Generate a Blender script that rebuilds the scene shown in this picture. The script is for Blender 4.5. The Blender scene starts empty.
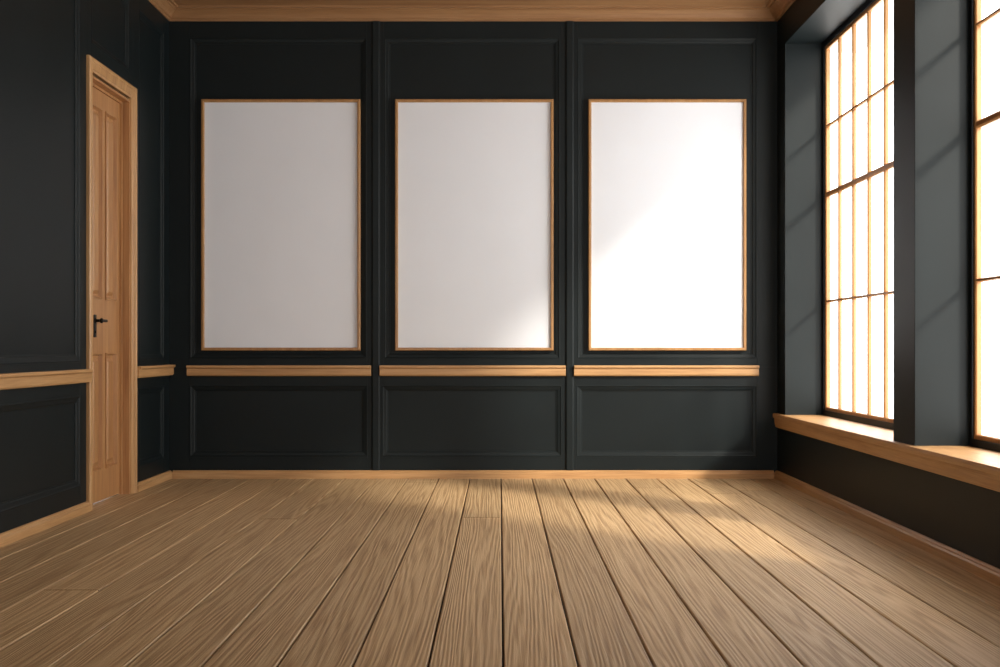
import bpy, bmesh, math, random
from mathutils import Vector
random.seed(11)
S=0.008            # metres per modelling unit
D=1100.0; XL=-331.5; XR=277.5; YR=-280.0; H=131.0; CZ=468.0
PANE=37.5; RT=42.5

sc=bpy.context.scene
sc.view_settings.view_transform='Standard'
sc.view_settings.look='None'

# ---------------------------------------------------------------- materials
def newmat(n):
    m=bpy.data.materials.new(n); m.use_nodes=True
    nt=m.node_tree; b=nt.nodes['Principled BSDF']
    return m,nt,b
def N(nt,t,**k):
    n=nt.nodes.new(t)
    for a,v in k.items(): setattr(n,a,v)
    return n
def ramp(nt,stops):
    r=N(nt,'ShaderNodeValToRGB'); e=r.color_ramp.elements
    while len(e)<len(stops): e.new(0.5)
    for i,(p,c) in enumerate(stops):
        e[i].position=p; e[i].color=(*c,1)
    return r
def paint(name,c,rough=0.5,var=0.12,spec=.5):
    m,nt,b=newmat(name)
    tc=N(nt,'ShaderNodeTexCoord'); no=N(nt,'ShaderNodeTexNoise'); no.inputs['Scale'].default_value=3; no.inputs['Detail'].default_value=6
    nt.links.new(tc.outputs['Object'],no.inputs['Vector'])
    r=ramp(nt,[(0.3,[x*(1-var) for x in c]),(0.7,[x*(1+var) for x in c])])
    nt.links.new(no.outputs['Fac'],r.inputs['Fac']); nt.links.new(r.outputs['Color'],b.inputs['Base Color'])
    b.inputs['Roughness'].default_value=rough; b.inputs['Specular IOR Level'].default_value=spec
    n2=N(nt,'ShaderNodeTexNoise'); n2.inputs['Scale'].default_value=220; n2.inputs['Detail'].default_value=3
    nt.links.new(tc.outputs['Object'],n2.inputs['Vector'])
    bp=N(nt,'ShaderNodeBump'); bp.inputs['Strength'].default_value=0.08; bp.inputs['Distance'].default_value=0.002
    nt.links.new(n2.outputs['Fac'],bp.inputs['Height']); nt.links.new(bp.outputs['Normal'],b.inputs['Normal'])
    return m
def wood(name,axis,c0,c1,c2,rough=0.42):
    m,nt,b=newmat(name)
    tc=N(nt,'ShaderNodeTexCoord')
    mp=N(nt,'ShaderNodeMapping'); s=[22,22,22]; s[axis]=1.2; mp.inputs['Scale'].default_value=s
    nt.links.new(tc.outputs['Object'],mp.inputs['Vector'])
    n1=N(nt,'ShaderNodeTexNoise'); n1.inputs['Scale'].default_value=1; n1.inputs['Detail'].default_value=8; n1.inputs['Roughness'].default_value=.6; n1.inputs['Distortion'].default_value=.4
    nt.links.new(mp.outputs['Vector'],n1.inputs['Vector'])
    mp2=N(nt,'ShaderNodeMapping'); s=[160,160,160]; s[axis]=4; mp2.inputs['Scale'].default_value=s
    nt.links.new(tc.outputs['Object'],mp2.inputs['Vector'])
    n2=N(nt,'ShaderNodeTexNoise'); n2.inputs['Scale'].default_value=1; n2.inputs['Detail'].default_value=4
    nt.links.new(mp2.outputs['Vector'],n2.inputs['Vector'])
    mx=N(nt,'ShaderNodeMath',operation='MULTIPLY_ADD'); mx.inputs[1].default_value=.35
    nt.links.new(n2.outputs['Fac'],mx.inputs[0])
    m3=N(nt,'ShaderNodeMath',operation='MULTIPLY'); m3.inputs[1].default_value=.65
    nt.links.new(n1.outputs['Fac'],m3.inputs[0]); nt.links.new(m3.outputs[0],mx.inputs[2])
    r=ramp(nt,[(0.34,c0),(0.5,c1),(0.66,c2)])
    nt.links.new(mx.outputs[0],r.inputs['Fac']); nt.links.new(r.outputs['Color'],b.inputs['Base Color'])
    b.inputs['Roughness'].default_value=rough
    bp=N(nt,'ShaderNodeBump'); bp.inputs['Strength'].default_value=0.15; bp.inputs['Distance'].default_value=0.002
    nt.links.new(n2.outputs['Fac'],bp.inputs['Height']); nt.links.new(bp.outputs['Normal'],b.inputs['Normal'])
    return m
PC=(0.0055,0.0095,0.0106)
M_paint=paint('charcoal_paint',PC,.5,.1,.22)
M_sunblock=paint('sunblock_white',(.85,.84,.8),.9,.02)  # white so the added sun-blocking eave blends into the bright sky
M_pr=paint('charcoal_frame',(0.008,0.01,0.012),.5,.1,.3)
TW=((0.34,0.175,0.07),(0.47,0.265,0.11),(0.57,0.34,0.155))
M_wx=wood('oak_trim_x',0,*TW); M_wy=wood('oak_trim_y',1,*TW); M_wz=wood('oak_trim_z',2,*TW)
M_door=wood('oak_door',2,(0.31,0.145,0.055),(0.43,0.215,0.085),(0.51,0.285,0.12))
M_ceil=wood('ceiling_wood',0,(0.26,0.128,0.052),(0.31,0.163,0.068),(0.36,0.2,0.09),.6)
M_frame=wood('frame_oak',2,(0.28,0.14,0.05),(0.38,0.2,0.07),(0.46,0.255,0.1),.35)
M_mun=wood('window_oak',2,(0.30,0.13,0.04),(0.38,0.18,0.06),(0.44,0.23,0.085),.4)
M_canvas=paint('white_canvas',(0.79,0.835,0.90),0.75,0.01)
M_iron,nt,b=newmat('dark_iron'); b.inputs['Base Color'].default_value=(0.02,0.018,0.016,1); b.inputs['Metallic'].default_value=.9; b.inputs['Roughness'].default_value=.35
M_glass=bpy.data.materials.new('window_glass'); M_glass.use_nodes=True
nt=M_glass.node_tree; nt.nodes.clear()
o=N(nt,'ShaderNodeOutputMaterial'); t=N(nt,'ShaderNodeBsdfTransparent'); g=N(nt,'ShaderNodeBsdfGlossy'); mx=N(nt,'ShaderNodeMixShader')
g.inputs['Roughness'].default_value=.05; mx.inputs[0].default_value=.04
nt.links.new(t.outputs[0],mx.inputs[1]); nt.links.new(g.outputs[0],mx.inputs[2]); nt.links.new(mx.outputs[0],o.inputs[0])

# floor material
M_floor,nt,b=newmat('oak_floor_planks')
tc=N(nt,'ShaderNodeTexCoord'); at=N(nt,'ShaderNodeAttribute'); at.attribute_name='rnd'
off=N(nt,'ShaderNodeVectorMath',operation='MULTIPLY'); off.inputs[1].default_value=(40,60,30)
nt.links.new(at.outputs['Color'],off.inputs[0])
ad=N(nt,'ShaderNodeVectorMath',operation='ADD'); nt.links.new(tc.outputs['Object'],ad.inputs[0]); nt.links.new(off.outputs[0],ad.inputs[1])
mp=N(nt,'ShaderNodeMapping'); mp.inputs['Scale'].default_value=(5.5,0.2,1); nt.links.new(ad.outputs[0],mp.inputs['Vector'])
n1=N(nt,'ShaderNodeTexNoise'); n1.inputs['Scale'].default_value=1; n1.inputs['Detail'].default_value=4.0; n1.inputs['Roughness'].default_value=.42
nt.links.new(mp.outputs[0],n1.inputs['Vector'])
sx=N(nt,'ShaderNodeSeparateXYZ'); nt.links.new(ad.outputs[0],sx.inputs[0])
kx=N(nt,'ShaderNodeMath',operation='MULTIPLY'); kx.inputs[1].default_value=270; nt.links.new(sx.outputs['X'],kx.inputs[0])
k=N(nt,'ShaderNodeMath',operation='MULTIPLY_ADD'); k.inputs[1].default_value=105; nt.links.new(n1.outputs['Fac'],k.inputs[0]); nt.links.new(kx.outputs[0],k.inputs[2])
sn=N(nt,'ShaderNodeMath',operation='SINE'); nt.links.new(k.outputs[0],sn.inputs[0])
s01=N(nt,'ShaderNodeMath',operation='MULTIPLY_ADD'); s01.inputs[1].default_value=.5; s01.inputs[2].default_value=.5; nt.links.new(sn.outputs[0],s01.inputs[0])
mp2=N(nt,'ShaderNodeMapping'); mp2.inputs['Scale'].default_value=(110,2.2,1); nt.links.new(ad.outputs[0],mp2.inputs['Vector'])
n2=N(nt,'ShaderNodeTexNoise'); n2.inputs['Scale'].default_value=1; n2.inputs['Detail'].default_value=5; n2.inputs['Roughness'].default_value=.6
nt.links.new(mp2.outputs[0],n2.inputs['Vector'])
a1=N(nt,'ShaderNodeMath',operation='MULTIPLY'); a1.inputs[1].default_value=.27; nt.links.new(s01.outputs[0],a1.inputs[0])
a2=N(nt,'ShaderNodeMath',operation='MULTIPLY_ADD'); a2.inputs[1].default_value=.72; nt.links.new(n2.outputs['Fac'],a2.inputs[0]); nt.links.new(a1.outputs[0],a2.inputs[2])
r=ramp(nt,[(0.24,(0.31,0.185,0.085)),(0.45,(0.49,0.32,0.16)),(0.74,(0.62,0.43,0.23))])
nt.links.new(a2.outputs[0],r.inputs['Fac'])
sep=N(nt,'ShaderNodeSeparateColor'); nt.links.new(at.outputs['Color'],sep.inputs[0])
mr=N(nt,'ShaderNodeMapRange'); mr.inputs['To Min'].default_value=.84; mr.inputs['To Max'].default_value=1.08; nt.links.new(sep.outputs[0],mr.inputs['Value'])
sc_=N(nt,'ShaderNodeVectorMath',operation='SCALE'); nt.links.new(r.outputs['Color'],sc_.inputs[0]); nt.links.new(mr.outputs[0],sc_.inputs['Scale'])
nt.links.new(sc_.outputs[0],b.inputs['Base Color'])
rr=N(nt,'ShaderNodeMapRange'); rr.inputs['To Min'].default_value=.62; rr.inputs['To Max'].default_value=.45; nt.links.new(a2.outputs[0],rr.inputs['Value']); nt.links.new(rr.outputs[0],b.inputs['Roughness'])
b.inputs['Specular IOR Level'].default_value=.4
bp=N(nt,'ShaderNodeBump'); bp.inputs['Strength'].default_value=.9; bp.inputs['Distance'].default_value=.004
nt.links.new(a2.outputs[0],bp.inputs['Height']); nt.links.new(bp.outputs['Normal'],b.inputs['Normal'])
M_gap,_,b=newmat('floor_gap'); b.inputs['Base Color'].default_value=(0.015,0.009,0.005,1); b.inputs['Roughness'].default_value=.9

# ---------------------------------------------------------------- mesh builder
back=lambda u,v,h:(u,D-h,v)
left=lambda u,v,h:(XL+h,u,v)
right=lambda u,v,h:(XR-h,u,v)
rear=lambda u,v,h:(u,YR+h,v)
flat=lambda u,v,h:(u,v,h)
class B:
    def __init__(s,f): s.f=f; s.v=[]; s.q=[]; s.m=[]
    def add(s,pts): 
        i=len(s.v); s.v+= [tuple(c*S for c in s.f(*p)) for p in pts]; return i
    def face(s,idx,m=0): s.q.append(idx); s.m.append(m)
    def box(s,u0,u1,v0,v1,h0,h1,m=0):
        i=s.add([(u0,v0,h0),(u1,v0,h0),(u1,v1,h0),(u0,v1,h0),(u0,v0,h1),(u1,v0,h1),(u1,v1,h1),(u0,v1,h1)])
        for q in ((0,1,2,3),(4,5,6,7),(0,1,5,4),(1,2,6,5),(2,3,7,6),(3,0,4,7)): s.face(tuple(i+a for a in q),m)
    def ring(s,u0,u1,v0,v1,prof,m=0,closed=False):
        """mitred moulding: prof=(inset,height)"""
        rows=[]
        for d,h in prof:
            rows.append(s.add([(u0+d,v0+d,h),(u1-d,v0+d,h),(u1-d,v1-d,h),(u0+d,v1-d,h)]))
        if closed: rows.append(rows[0])
        for a,c in zip(rows,rows[1:]):
            for j in range(4):
                k=(j+1)%4; s.face((a+j,a+k,c+k,c+j),m)
    def arch(s,u0,u1,v0,v1,prof,m=0):
        """three-sided mitred architrave, closed profile"""
        rows=[s.add([(u0+d,v0,h),(u0+d,v1-d,h),(u1-d,v1-d,h),(u1-d,v0,h)]) for d,h in prof]
        n=len(prof)
        for i in range(n):
            a,c=rows[i],rows[(i+1)%n]
            for j in range(3): s.face((a+j,a+j+1,c+j+1,c+j),m)
        s.face(tuple(r for r in rows),m); s.face(tuple(r+3 for r in rows),m)
    def ext(s,u0,u1,prof,m=0):
        """extrude closed profile (h,v) along u"""
        a=s.add([(u0,v,h) for h,v in prof]); c=s.add([(u1,v,h) for h,v in prof]); n=len(prof)
        for j in range(n):
            k=(j+1)%n; s.face((a+j,a+k,c+k,c+j),m)
        s.face(tuple(range(a,a+n)),m); s.face(tuple(range(c,c+n)),m)
    def extv(s,v0,v1,prof,m=0):
        """extrude closed profile (u,h) along v"""
        a=s.add([(u,v0,h) for u,h in prof]); c=s.add([(u,v1,h) for u,h in prof]); n=len(prof)
        for j in range(n):
            k=(j+1)%n; s.face((a+j,a+k,c+k,c+j),m)
        s.face(tuple(range(a,a+n)),m); s.face(tuple(range(c,c+n)),m)
    def lathe(s,cu,cv,prof,m=0,n=24):
        rows=[s.add([(cu+r*math.cos(2*math.pi*j/n),cv+r*math.sin(2*math.pi*j/n),h) for j in range(n)]) for r,h in prof]
        for a,c in zip(rows,rows[1:]):
            for j in range(n):
                k=(j+1)%n; s.face((a+j,a+k,c+k,c+j),m)
        s.face(tuple(range(rows[-1],rows[-1]+n)),m); s.face(tuple(range(rows[0],rows[0]+n)),m)
    def done(s,name,mats,bevel=0,parent=None,smooth=False):
        me=bpy.data.meshes.new(name); me.from_pydata(s.v,[],s.q)
        for m in mats: me.materials.append(m)
        for p,m in zip(me.polygons,s.m): p.material_index=m; p.use_smooth=smooth
        bm=bmesh.new(); bm.from_mesh(me); bmesh.ops.recalc_face_normals(bm,faces=bm.faces); bm.to_mesh(me); bm.free()
        ob=bpy.data.objects.new(name,me); sc.collection.objects.link(ob)
        if bevel:
            md=ob.modifiers.new('bevel','BEVEL'); md.width=bevel; md.segments=2; md.limit_method='ANGLE'
        if parent: ob.parent=parent
        return ob
def empty(n,loc=(0,0,0)):
    e=bpy.data.objects.new(n,None); sc.collection.objects.link(e); e.empty_display_size=.1; return e

ST=2.0
def panels(b,u0,u1,v0,v1,ops,rise=ST):
    x=u0
    for (a,c,lo,hi) in ops:
        if a>x: b.box(x,a,v0,v1,0,rise)
        if lo>v0: b.box(a,c,v0,lo,0,rise)
        if hi<v1: b.box(a,c,hi,v1,0,rise)
        b.ring(a,c,lo,hi,[(0,rise),(0,rise+.2),(1.2,rise+.3),(2.0,rise-.3),(4.6,rise*.6),(5.4,.5),(6.4,.5),(6.4,0)])
        x=c
    if x<u1: b.box(x,u1,v0,v1,0,rise)

Z=lambda h:H+h          # height relative to horizon -> floor based
P=lambda px:px-499.5
V_UP0,V_UP1=Z(-12),Z(309)
V_L0,V_L1=Z(-110),Z(-38)
CROWN=Z(325)
# ---------------------------------------------------------------- back wall
b=B(back)
b.box(XL-20,XR+RT,0,CZ,-20,0)
panels(b,XL,XR,Z(-20),CZ,[(P(190),P(367),V_UP0,V_UP1),(P(384),P(560),V_UP0,V_UP1),(P(577),P(757),V_UP0,V_UP1)])
panels(b,XL,XR,0,Z(-20),[(P(190),P(368),V_L0,V_L1),(P(382),P(562),V_L0,V_L1),(P(576),P(757),V_L0,V_L1)])
for x in (376,569.5):
    b.extv(8,CROWN,[(P(x-4.2),ST-.5),(P(x-4.2),ST+.9),(P(x-2.8),ST+1.8),(P(x+2.8),ST+1.8),(P(x+4.2),ST+.9),(P(x+4.2),ST-.5)])
b.done('wall_back',[M_paint],0.0015)
RAIL=[(0,0),(3.6,0),(4.6,1.4),(4.6,7.4),(6.2,8.4),(6.2,10.6),(0,10.6)]
def rail(f,u0,u1,top,name,mat,base=ST):
    b=B(f); b.ext(u0,u1,[(base+h,top-10.6+v) for h,v in RAIL]); return b.done(name,[mat],0.002)
tn=1
for a,c in ((188.5,371.5),(380.3,565.3),(573.7,757.5)):
    rail(back,P(a),P(c),Z(-18.3),'trim_%d'%tn,M_wx); tn+=1
BASE=[(0,0),(3.8,0),(3.8,5.2),(2.6,6.2),(2.6,7),(1.2,8),(0,8)]
def baseb(f,u0,u1,name,mat,base=ST):
    b=B(f); b.ext(u0,u1,[(base+h,v) for h,v in BASE]); return b.done(name,[mat],0.0015)
baseb(back,XL+ST+3.8,XR-4,'baseboard_back',M_wx)
# ---------------------------------------------------------------- left wall
DU0,DU1,CW,DT=877.0,992.0,11.0,Z(233)
ih=DT-13
b=B(left)
b.box(YR,DU0+CW,0,CZ,-20,0); b.box(DU1-CW,D,0,CZ,-20,0); b.box(DU0+CW,DU1-CW,ih,CZ,-20,0)
upn=[(-268,-20,V_UP0,V_UP1),(4,250,V_UP0,V_UP1),(274,520,V_UP0,V_UP1),(544,864,V_UP0,V_UP1)]
lwn=[(a,c,V_L0,V_L1) for a,c,_,_ in upn]
panels(b,YR,DU0+2,Z(-20),CZ,upn); panels(b,YR,DU0+2,0,Z(-20),lwn)
panels(b,DU1-2,D-ST,Z(-20),CZ,[(1006,1080,V_UP0,V_UP1)]); panels(b,DU1-2,D-ST,0,Z(-20),[(1006,1080,V_L0,V_L1)])
panels(b,DU0+2,DU1-2,DT-2,CZ,[(888,978,DT+12,V_UP1)])
b.done('wall_left',[M_paint],0.0015)
rail(left,YR,DU0-.2,Z(-17.5),'trim_%d'%tn,M_wy); tn+=1
rail(left,DU1+.2,D-ST-.2,Z(-17.5),'trim_%d'%tn,M_wy); tn+=1
baseb(left,YR,DU0-.2,'baseboard_left',M_wy)
baseb(left,DU1+.2,D-ST-.2,'baseboard_left_far',M_wy)
# ---------------------------------------------------------------- door
dr=empty('door_1')
b=B(left)
b.arch(DU0,DU1,0,DT,[(0,0.02),(0,ST+2.6),(1.2,ST+3.4),(3,ST+3.4),(3.8,ST+2.6),(8.5,ST+2.2),(9.3,ST+1.6),(CW,ST+1.2),(CW,0.02)])
b.done('casing',[M_wz],0.001,dr)
b=B(left)
REC=6
b.box(DU0+CW-.01,DU0+CW+2,0,ih,-20,2.2); b.box(DU1-CW-2,DU1-CW+.01,0,ih,-20,2.2); b.box(DU0+CW+2,DU1-CW-2,ih-2,ih+.01,-20,2.2)
b.box(DU0+CW+2,DU0+CW+4,0,ih-2,-REC,-REC+2); b.box(DU1-CW-4,DU1-CW-2,0,ih-2,-REC,-REC+2); b.box(DU0+CW+4,DU1-CW-4,ih-4,ih-2,-REC,-REC+2)
b.done('jamb_lining',[M_door],0.001,dr)
b=B(left)
u0,u1,v0,v1=DU0+CW+2.3,DU1-CW-2.3,1.0,ih-2.3
b.box(u0,u1,v0,v1,-REC-5,-REC-2.2)
w=u1-u0; um=(u0+u1)/2
colA=(u0+18,um-1); colB=(um+7,u1-10)
rows=[(v0+26,Z(-5)),(Z(40),v1-16)]
def bx(a,c,lo,hi): b.box(a,c,lo,hi,-REC-2.2,-REC-.05)
bx(u0,colA[0],v0,v1); bx(colB[1],u1,v0,v1); bx(colA[1],colB[0],v0,v1)
for a,c in (colA,colB):
    bx(a,c,v0,rows[0][0]); bx(a,c,rows[0][1],rows[1][0]); bx(a,c,rows[1][1],v1)
    for lo,hi in rows:
        b.ring(a,c,lo,hi,[(0,-REC-.05),(0,-REC+1),(1.2,-REC+1),(2.4,-REC-2.1),(4.5,-REC-2.1),(7.5,-REC),(7.6,-REC)])
        b.box(a+7.5,c-7.5,lo+7.5,hi-7.5,-REC-2.2,-REC)
b.done('door_leaf',[M_door],0.001,dr)
b=B(left)
hu,hv=u0+27,Z(22)
b.box(hu-2.8,hu+2.8,hv-14,hv+5,-REC-.1,-REC+.6)
b.lathe(hu,hv,[(2.5,-REC+.4),(2.5,-REC+1),(1.3,-REC+1.4),(1.2,-REC+4.4),(1.9,-REC+4.8),(2.3,-REC+5.6),(2.0,-REC+6.6),(1.0,-REC+7.1)])
b.ext(hu-1,hu+13,[(-REC+4.3,hv-1.2),(-REC+6.0,hv-1.2),(-REC+6.4,hv),(-REC+6.0,hv+1.2),(-REC+4.3,hv+1.2)])
b.lathe(hu,hv-9.5,[(1.2,-REC+.5),(1.2,-REC+1.2),(.5,-REC+1.3)])
b.done('door_handle',[M_iron],0.0015,dr)
b=B(left)
for hz in (60,180,ih-50):
    b.box(u1-1,u1+2,hz,hz+10,-REC-.1,-REC+.9)
b.done('hinges',[M_iron],0.001,dr)
# ---------------------------------------------------------------- right wall
SILLV=Z(-66); HEAD=Z(295)
W2A=530
wins=[(775,1069),(W2A,735)]
b=B(right)
b.box(YR,D,0,SILLV-3,-RT,0)
b.box(YR,D,HEAD,CZ,-RT,0)
b.box(YR,W2A,SILLV-3,HEAD,-RT,0); b.box(735,775,SILLV-3,HEAD,-RT,0); b.box(1069,D,SILLV-3,HEAD,-RT,0)
b.box(YR,D+60,Z(310),Z(322),-102,-RT,1)   # added eave outside, blocks the sun to set its upper edge indoors
b.done('wall_right',[M_paint,M_sunblock],0.002)
# sill
b=B(right)
b.ext(420,D-ST-.3,[(0.02,SILLV-3),(0.02,SILLV-14),(2,SILLV-14),(3,SILLV-10),(3.4,SILLV-6.5),(3.4,SILLV-4.6),(4.6,SILLV-4.4),(5,SILLV-2),(4.6,SILLV),(0.02,SILLV)])
for a,c in wins: b.box(a+.1,c-.1,SILLV-2.9,SILLV,-PANE,0.01)
b.done('window_sill',[M_wy],0.0015)
baseb(right,YR,D-ST-.2,'baseboard_right',M_wy,0)

def window(name,f,u0,u1,v0,v1,hp,cols,hz):
    e=empty(name)
    b=B(f)
    fw=5
    b.ring(u0,u1,v0,v1,[(0,hp-5),(0,hp+1.5),(fw,hp+1.5),(fw,hp-5)],0,True)
    b.done('frame',[M_pr],0.0015,e)
    b=B(f)
    b.ring(u0+fw,u1-fw,v0+fw,v1-fw,[(0,hp-3.5),(0,hp+.2),(2.6,hp+.2),(3.2,hp-.6),(3.2,hp-3.5)],0,True)
    a0,a1,c0,c1=u0+fw+3,u1-fw-3,v0+fw+3,v1-fw-3
    for i in range(1,cols):
        x=u0+fw+(u1-u0-2*fw)*i/cols
        b.extv(c0,c1,[(x-1.2,hp-3.4),(x-1.2,hp-1),(x-.6,hp),(x+.6,hp),(x+1.2,hp-1),(x+1.2,hp-3.4)])
    for z,t in hz:
        b.ext(a0,a1,[(hp-3.3,z-t),(hp-1,z-t),(hp+.1,z-t*.5),(hp+.1,z+t*.5),(hp-1,z+t),(hp-3.3,z+t)])
    b.done('muntins',[M_mun],0,e)
    b=B(f); i=b.add([(a0,c0,hp-2.2),(a1,c0,hp-2.2),(a1,c1,hp-2.2),(a0,c1,hp-2.2)]); b.face((i,i+1,i+2,i+3)); b.done('glass',[M_glass],0,e)
HZ=[(Z(213),1.3),(Z(147),2.6),(Z(44),1.3)]
window('window_1',right,775,1069,SILLV,HEAD,-PANE,7,HZ)
window('window_2',right,W2A,735,SILLV,HEAD,-PANE,5,HZ)
# ---------------------------------------------------------------- rear wall with added, unseen windows that let in fill light
b=B(rear)
rw=[(-270,-45),(0,225)]; r0,r1=90,430
b.box(XL-20,XR+RT,0,r0,-20,0); b.box(XL-20,XR+RT,r1,CZ,-20,0)
b.box(XL-20,-270,r0,r1,-20,0); b.box(-45,0,r0,r1,-20,0); b.box(225,XR+RT,r0,r1,-20,0)
b.done('wall_rear',[M_paint])
window('fill_window_1',rear,-270,-45,r0,r1,-10,4,[(200,1.3),(320,2.6)])
window('fill_window_2',rear,0,225,r0,r1,-10,4,[(200,1.3),(320,2.6)])
baseb(rear,XL+7,XR-4,'baseboard_rear',M_wx,0)
# ---------------------------------------------------------------- ceiling & crown
b=B(flat); b.box(XL-20,XR+RT,YR-20,D+20,CZ,CZ+10); b.done('ceiling',[M_ceil])
b=B(flat)
cp=[(0,CROWN),(3.2,CROWN),(3.2,CROWN+2.5),(5,CROWN+3.2),(6.5,CROWN+6),(9.5,CROWN+8.5),(11,CROWN+9),(11,CROWN+10.6),(14,CROWN+10.6),(14,CZ)]
b.ring(XL,XR,YR,D,cp)
b.done('trim_%d'%tn,[M_ceil],0)
# ---------------------------------------------------------------- floor planks
b=B(flat)
b.box(XL-20,XR+RT,YR-20,D+20,-8,-2.2,1)
pw=31; gap=1.0
x=XL-8
cols=[]
while x<XR+8:
    y=YR-random.uniform(0,1300)
    while y<D+3:
        L=random.uniform(1300,1700); y1=min(y+L,D+3); ys=max(y,YR-5)
        if y1-ys>3:
            n0=len(b.q)
            a,c,lo,hi=x+gap/2,x+pw-gap/2,ys+gap/4,y1-gap/4; e=.5
            i=b.add([(a,lo,-2.2),(c,lo,-2.2),(c,hi,-2.2),(a,hi,-2.2),(a,lo,-e),(c,lo,-e),(c,hi,-e),(a,hi,-e),(a+e,lo+e*.5,0),(c-e,lo+e*.5,0),(c-e,hi-e*.5,0),(a+e,hi-e*.5,0)])
            for r_ in (0,4):
                for j in range(4):
                    k=(j+1)%4; b.face((i+r_+j,i+r_+k,i+r_+4+k,i+r_+4+j))
            b.face((i+8,i+9,i+10,i+11))
            cols.append((n0,len(b.q),(random.random(),random.random(),random.random(),1)))
        y=y1
    x+=pw
ob=b.done('floor',[M_floor,M_gap])
ca=ob.data.color_attributes.new('rnd','FLOAT_COLOR','CORNER')
for n0,n1,c in cols:
    for pi in range(n0,n1):
        for li in ob.data.polygons[pi].loop_indices: ca.data[li].color=c
# ---------------------------------------------------------------- picture frames
for i,(a,c) in enumerate(((201,360),(395,553.5),(588.5,746.5))):
    e=empty('picture_frame')
    b=B(back); s_=.9945
    u0,u1,v0,v1=P(a)*s_,P(c)*s_,Z(-3.5),Z(248*s_)
    b.ring(u0,u1,v0,v1,[(0,0.1),(0,5.6),(.6,6.2),(2.4,6.2),(2.9,5.4),(2.9,0.1)],0,True)
    b.done('frame',[M_frame],0.0008,e)
    b=B(back); b.box(u0+2.8,u1-2.8,v0+2.8,v1-2.8,0.1,3.6); b.done('canvas',[M_canvas],0,e)

# ---------------------------------------------------------------- light
w=bpy.data.worlds.new('World'); sc.world=w; w.use_nodes=True
bg=w.node_tree.nodes['Background']; bg.inputs['Color'].default_value=(1,.975,.94,1); bg.inputs['Strength'].default_value=6.3
def portal(f,u0,u1,v0,v1,h,direction):
    l=bpy.data.lights.new('portal','AREA'); l.shape='RECTANGLE'; l.size=(u1-u0)*S; l.size_y=(v1-v0)*S; l.cycles.is_portal=True
    o=bpy.data.objects.new('window_portal',l); sc.collection.objects.link(o)
    o.location=[c*S for c in f((u0+u1)/2,(v0+v1)/2,h)]
    o.rotation_euler=Vector(direction).to_track_quat('-Z','Z').to_euler()
for a,c in wins: portal(right,a,c,SILLV,HEAD,-PANE-8,(-1,0,0))
for a,c in rw: portal(rear,a,c,r0,r1,-18,(0,1,0))
sl=bpy.data.lights.new('sun','SUN'); sl.energy=5.5; sl.angle=math.radians(7); sl.color=(1,.92,.80)
so=bpy.data.objects.new('sun',sl); sc.collection.objects.link(so)
so.rotation_euler=Vector((-1,1.0,-.85)).to_track_quat('-Z','Y').to_euler(); so.location=(6,-2,5)
# ---------------------------------------------------------------- camera
cd=bpy.data.cameras.new('camera'); cd.sensor_width=36; cd.lens=39.6; cd.shift_y=.0135; cd.shift_x=.0005
co=bpy.data.objects.new('camera',cd); sc.collection.objects.link(co)
co.location=(0,0,H*S); co.rotation_euler=(math.pi/2,0,0)
sc.camera=co
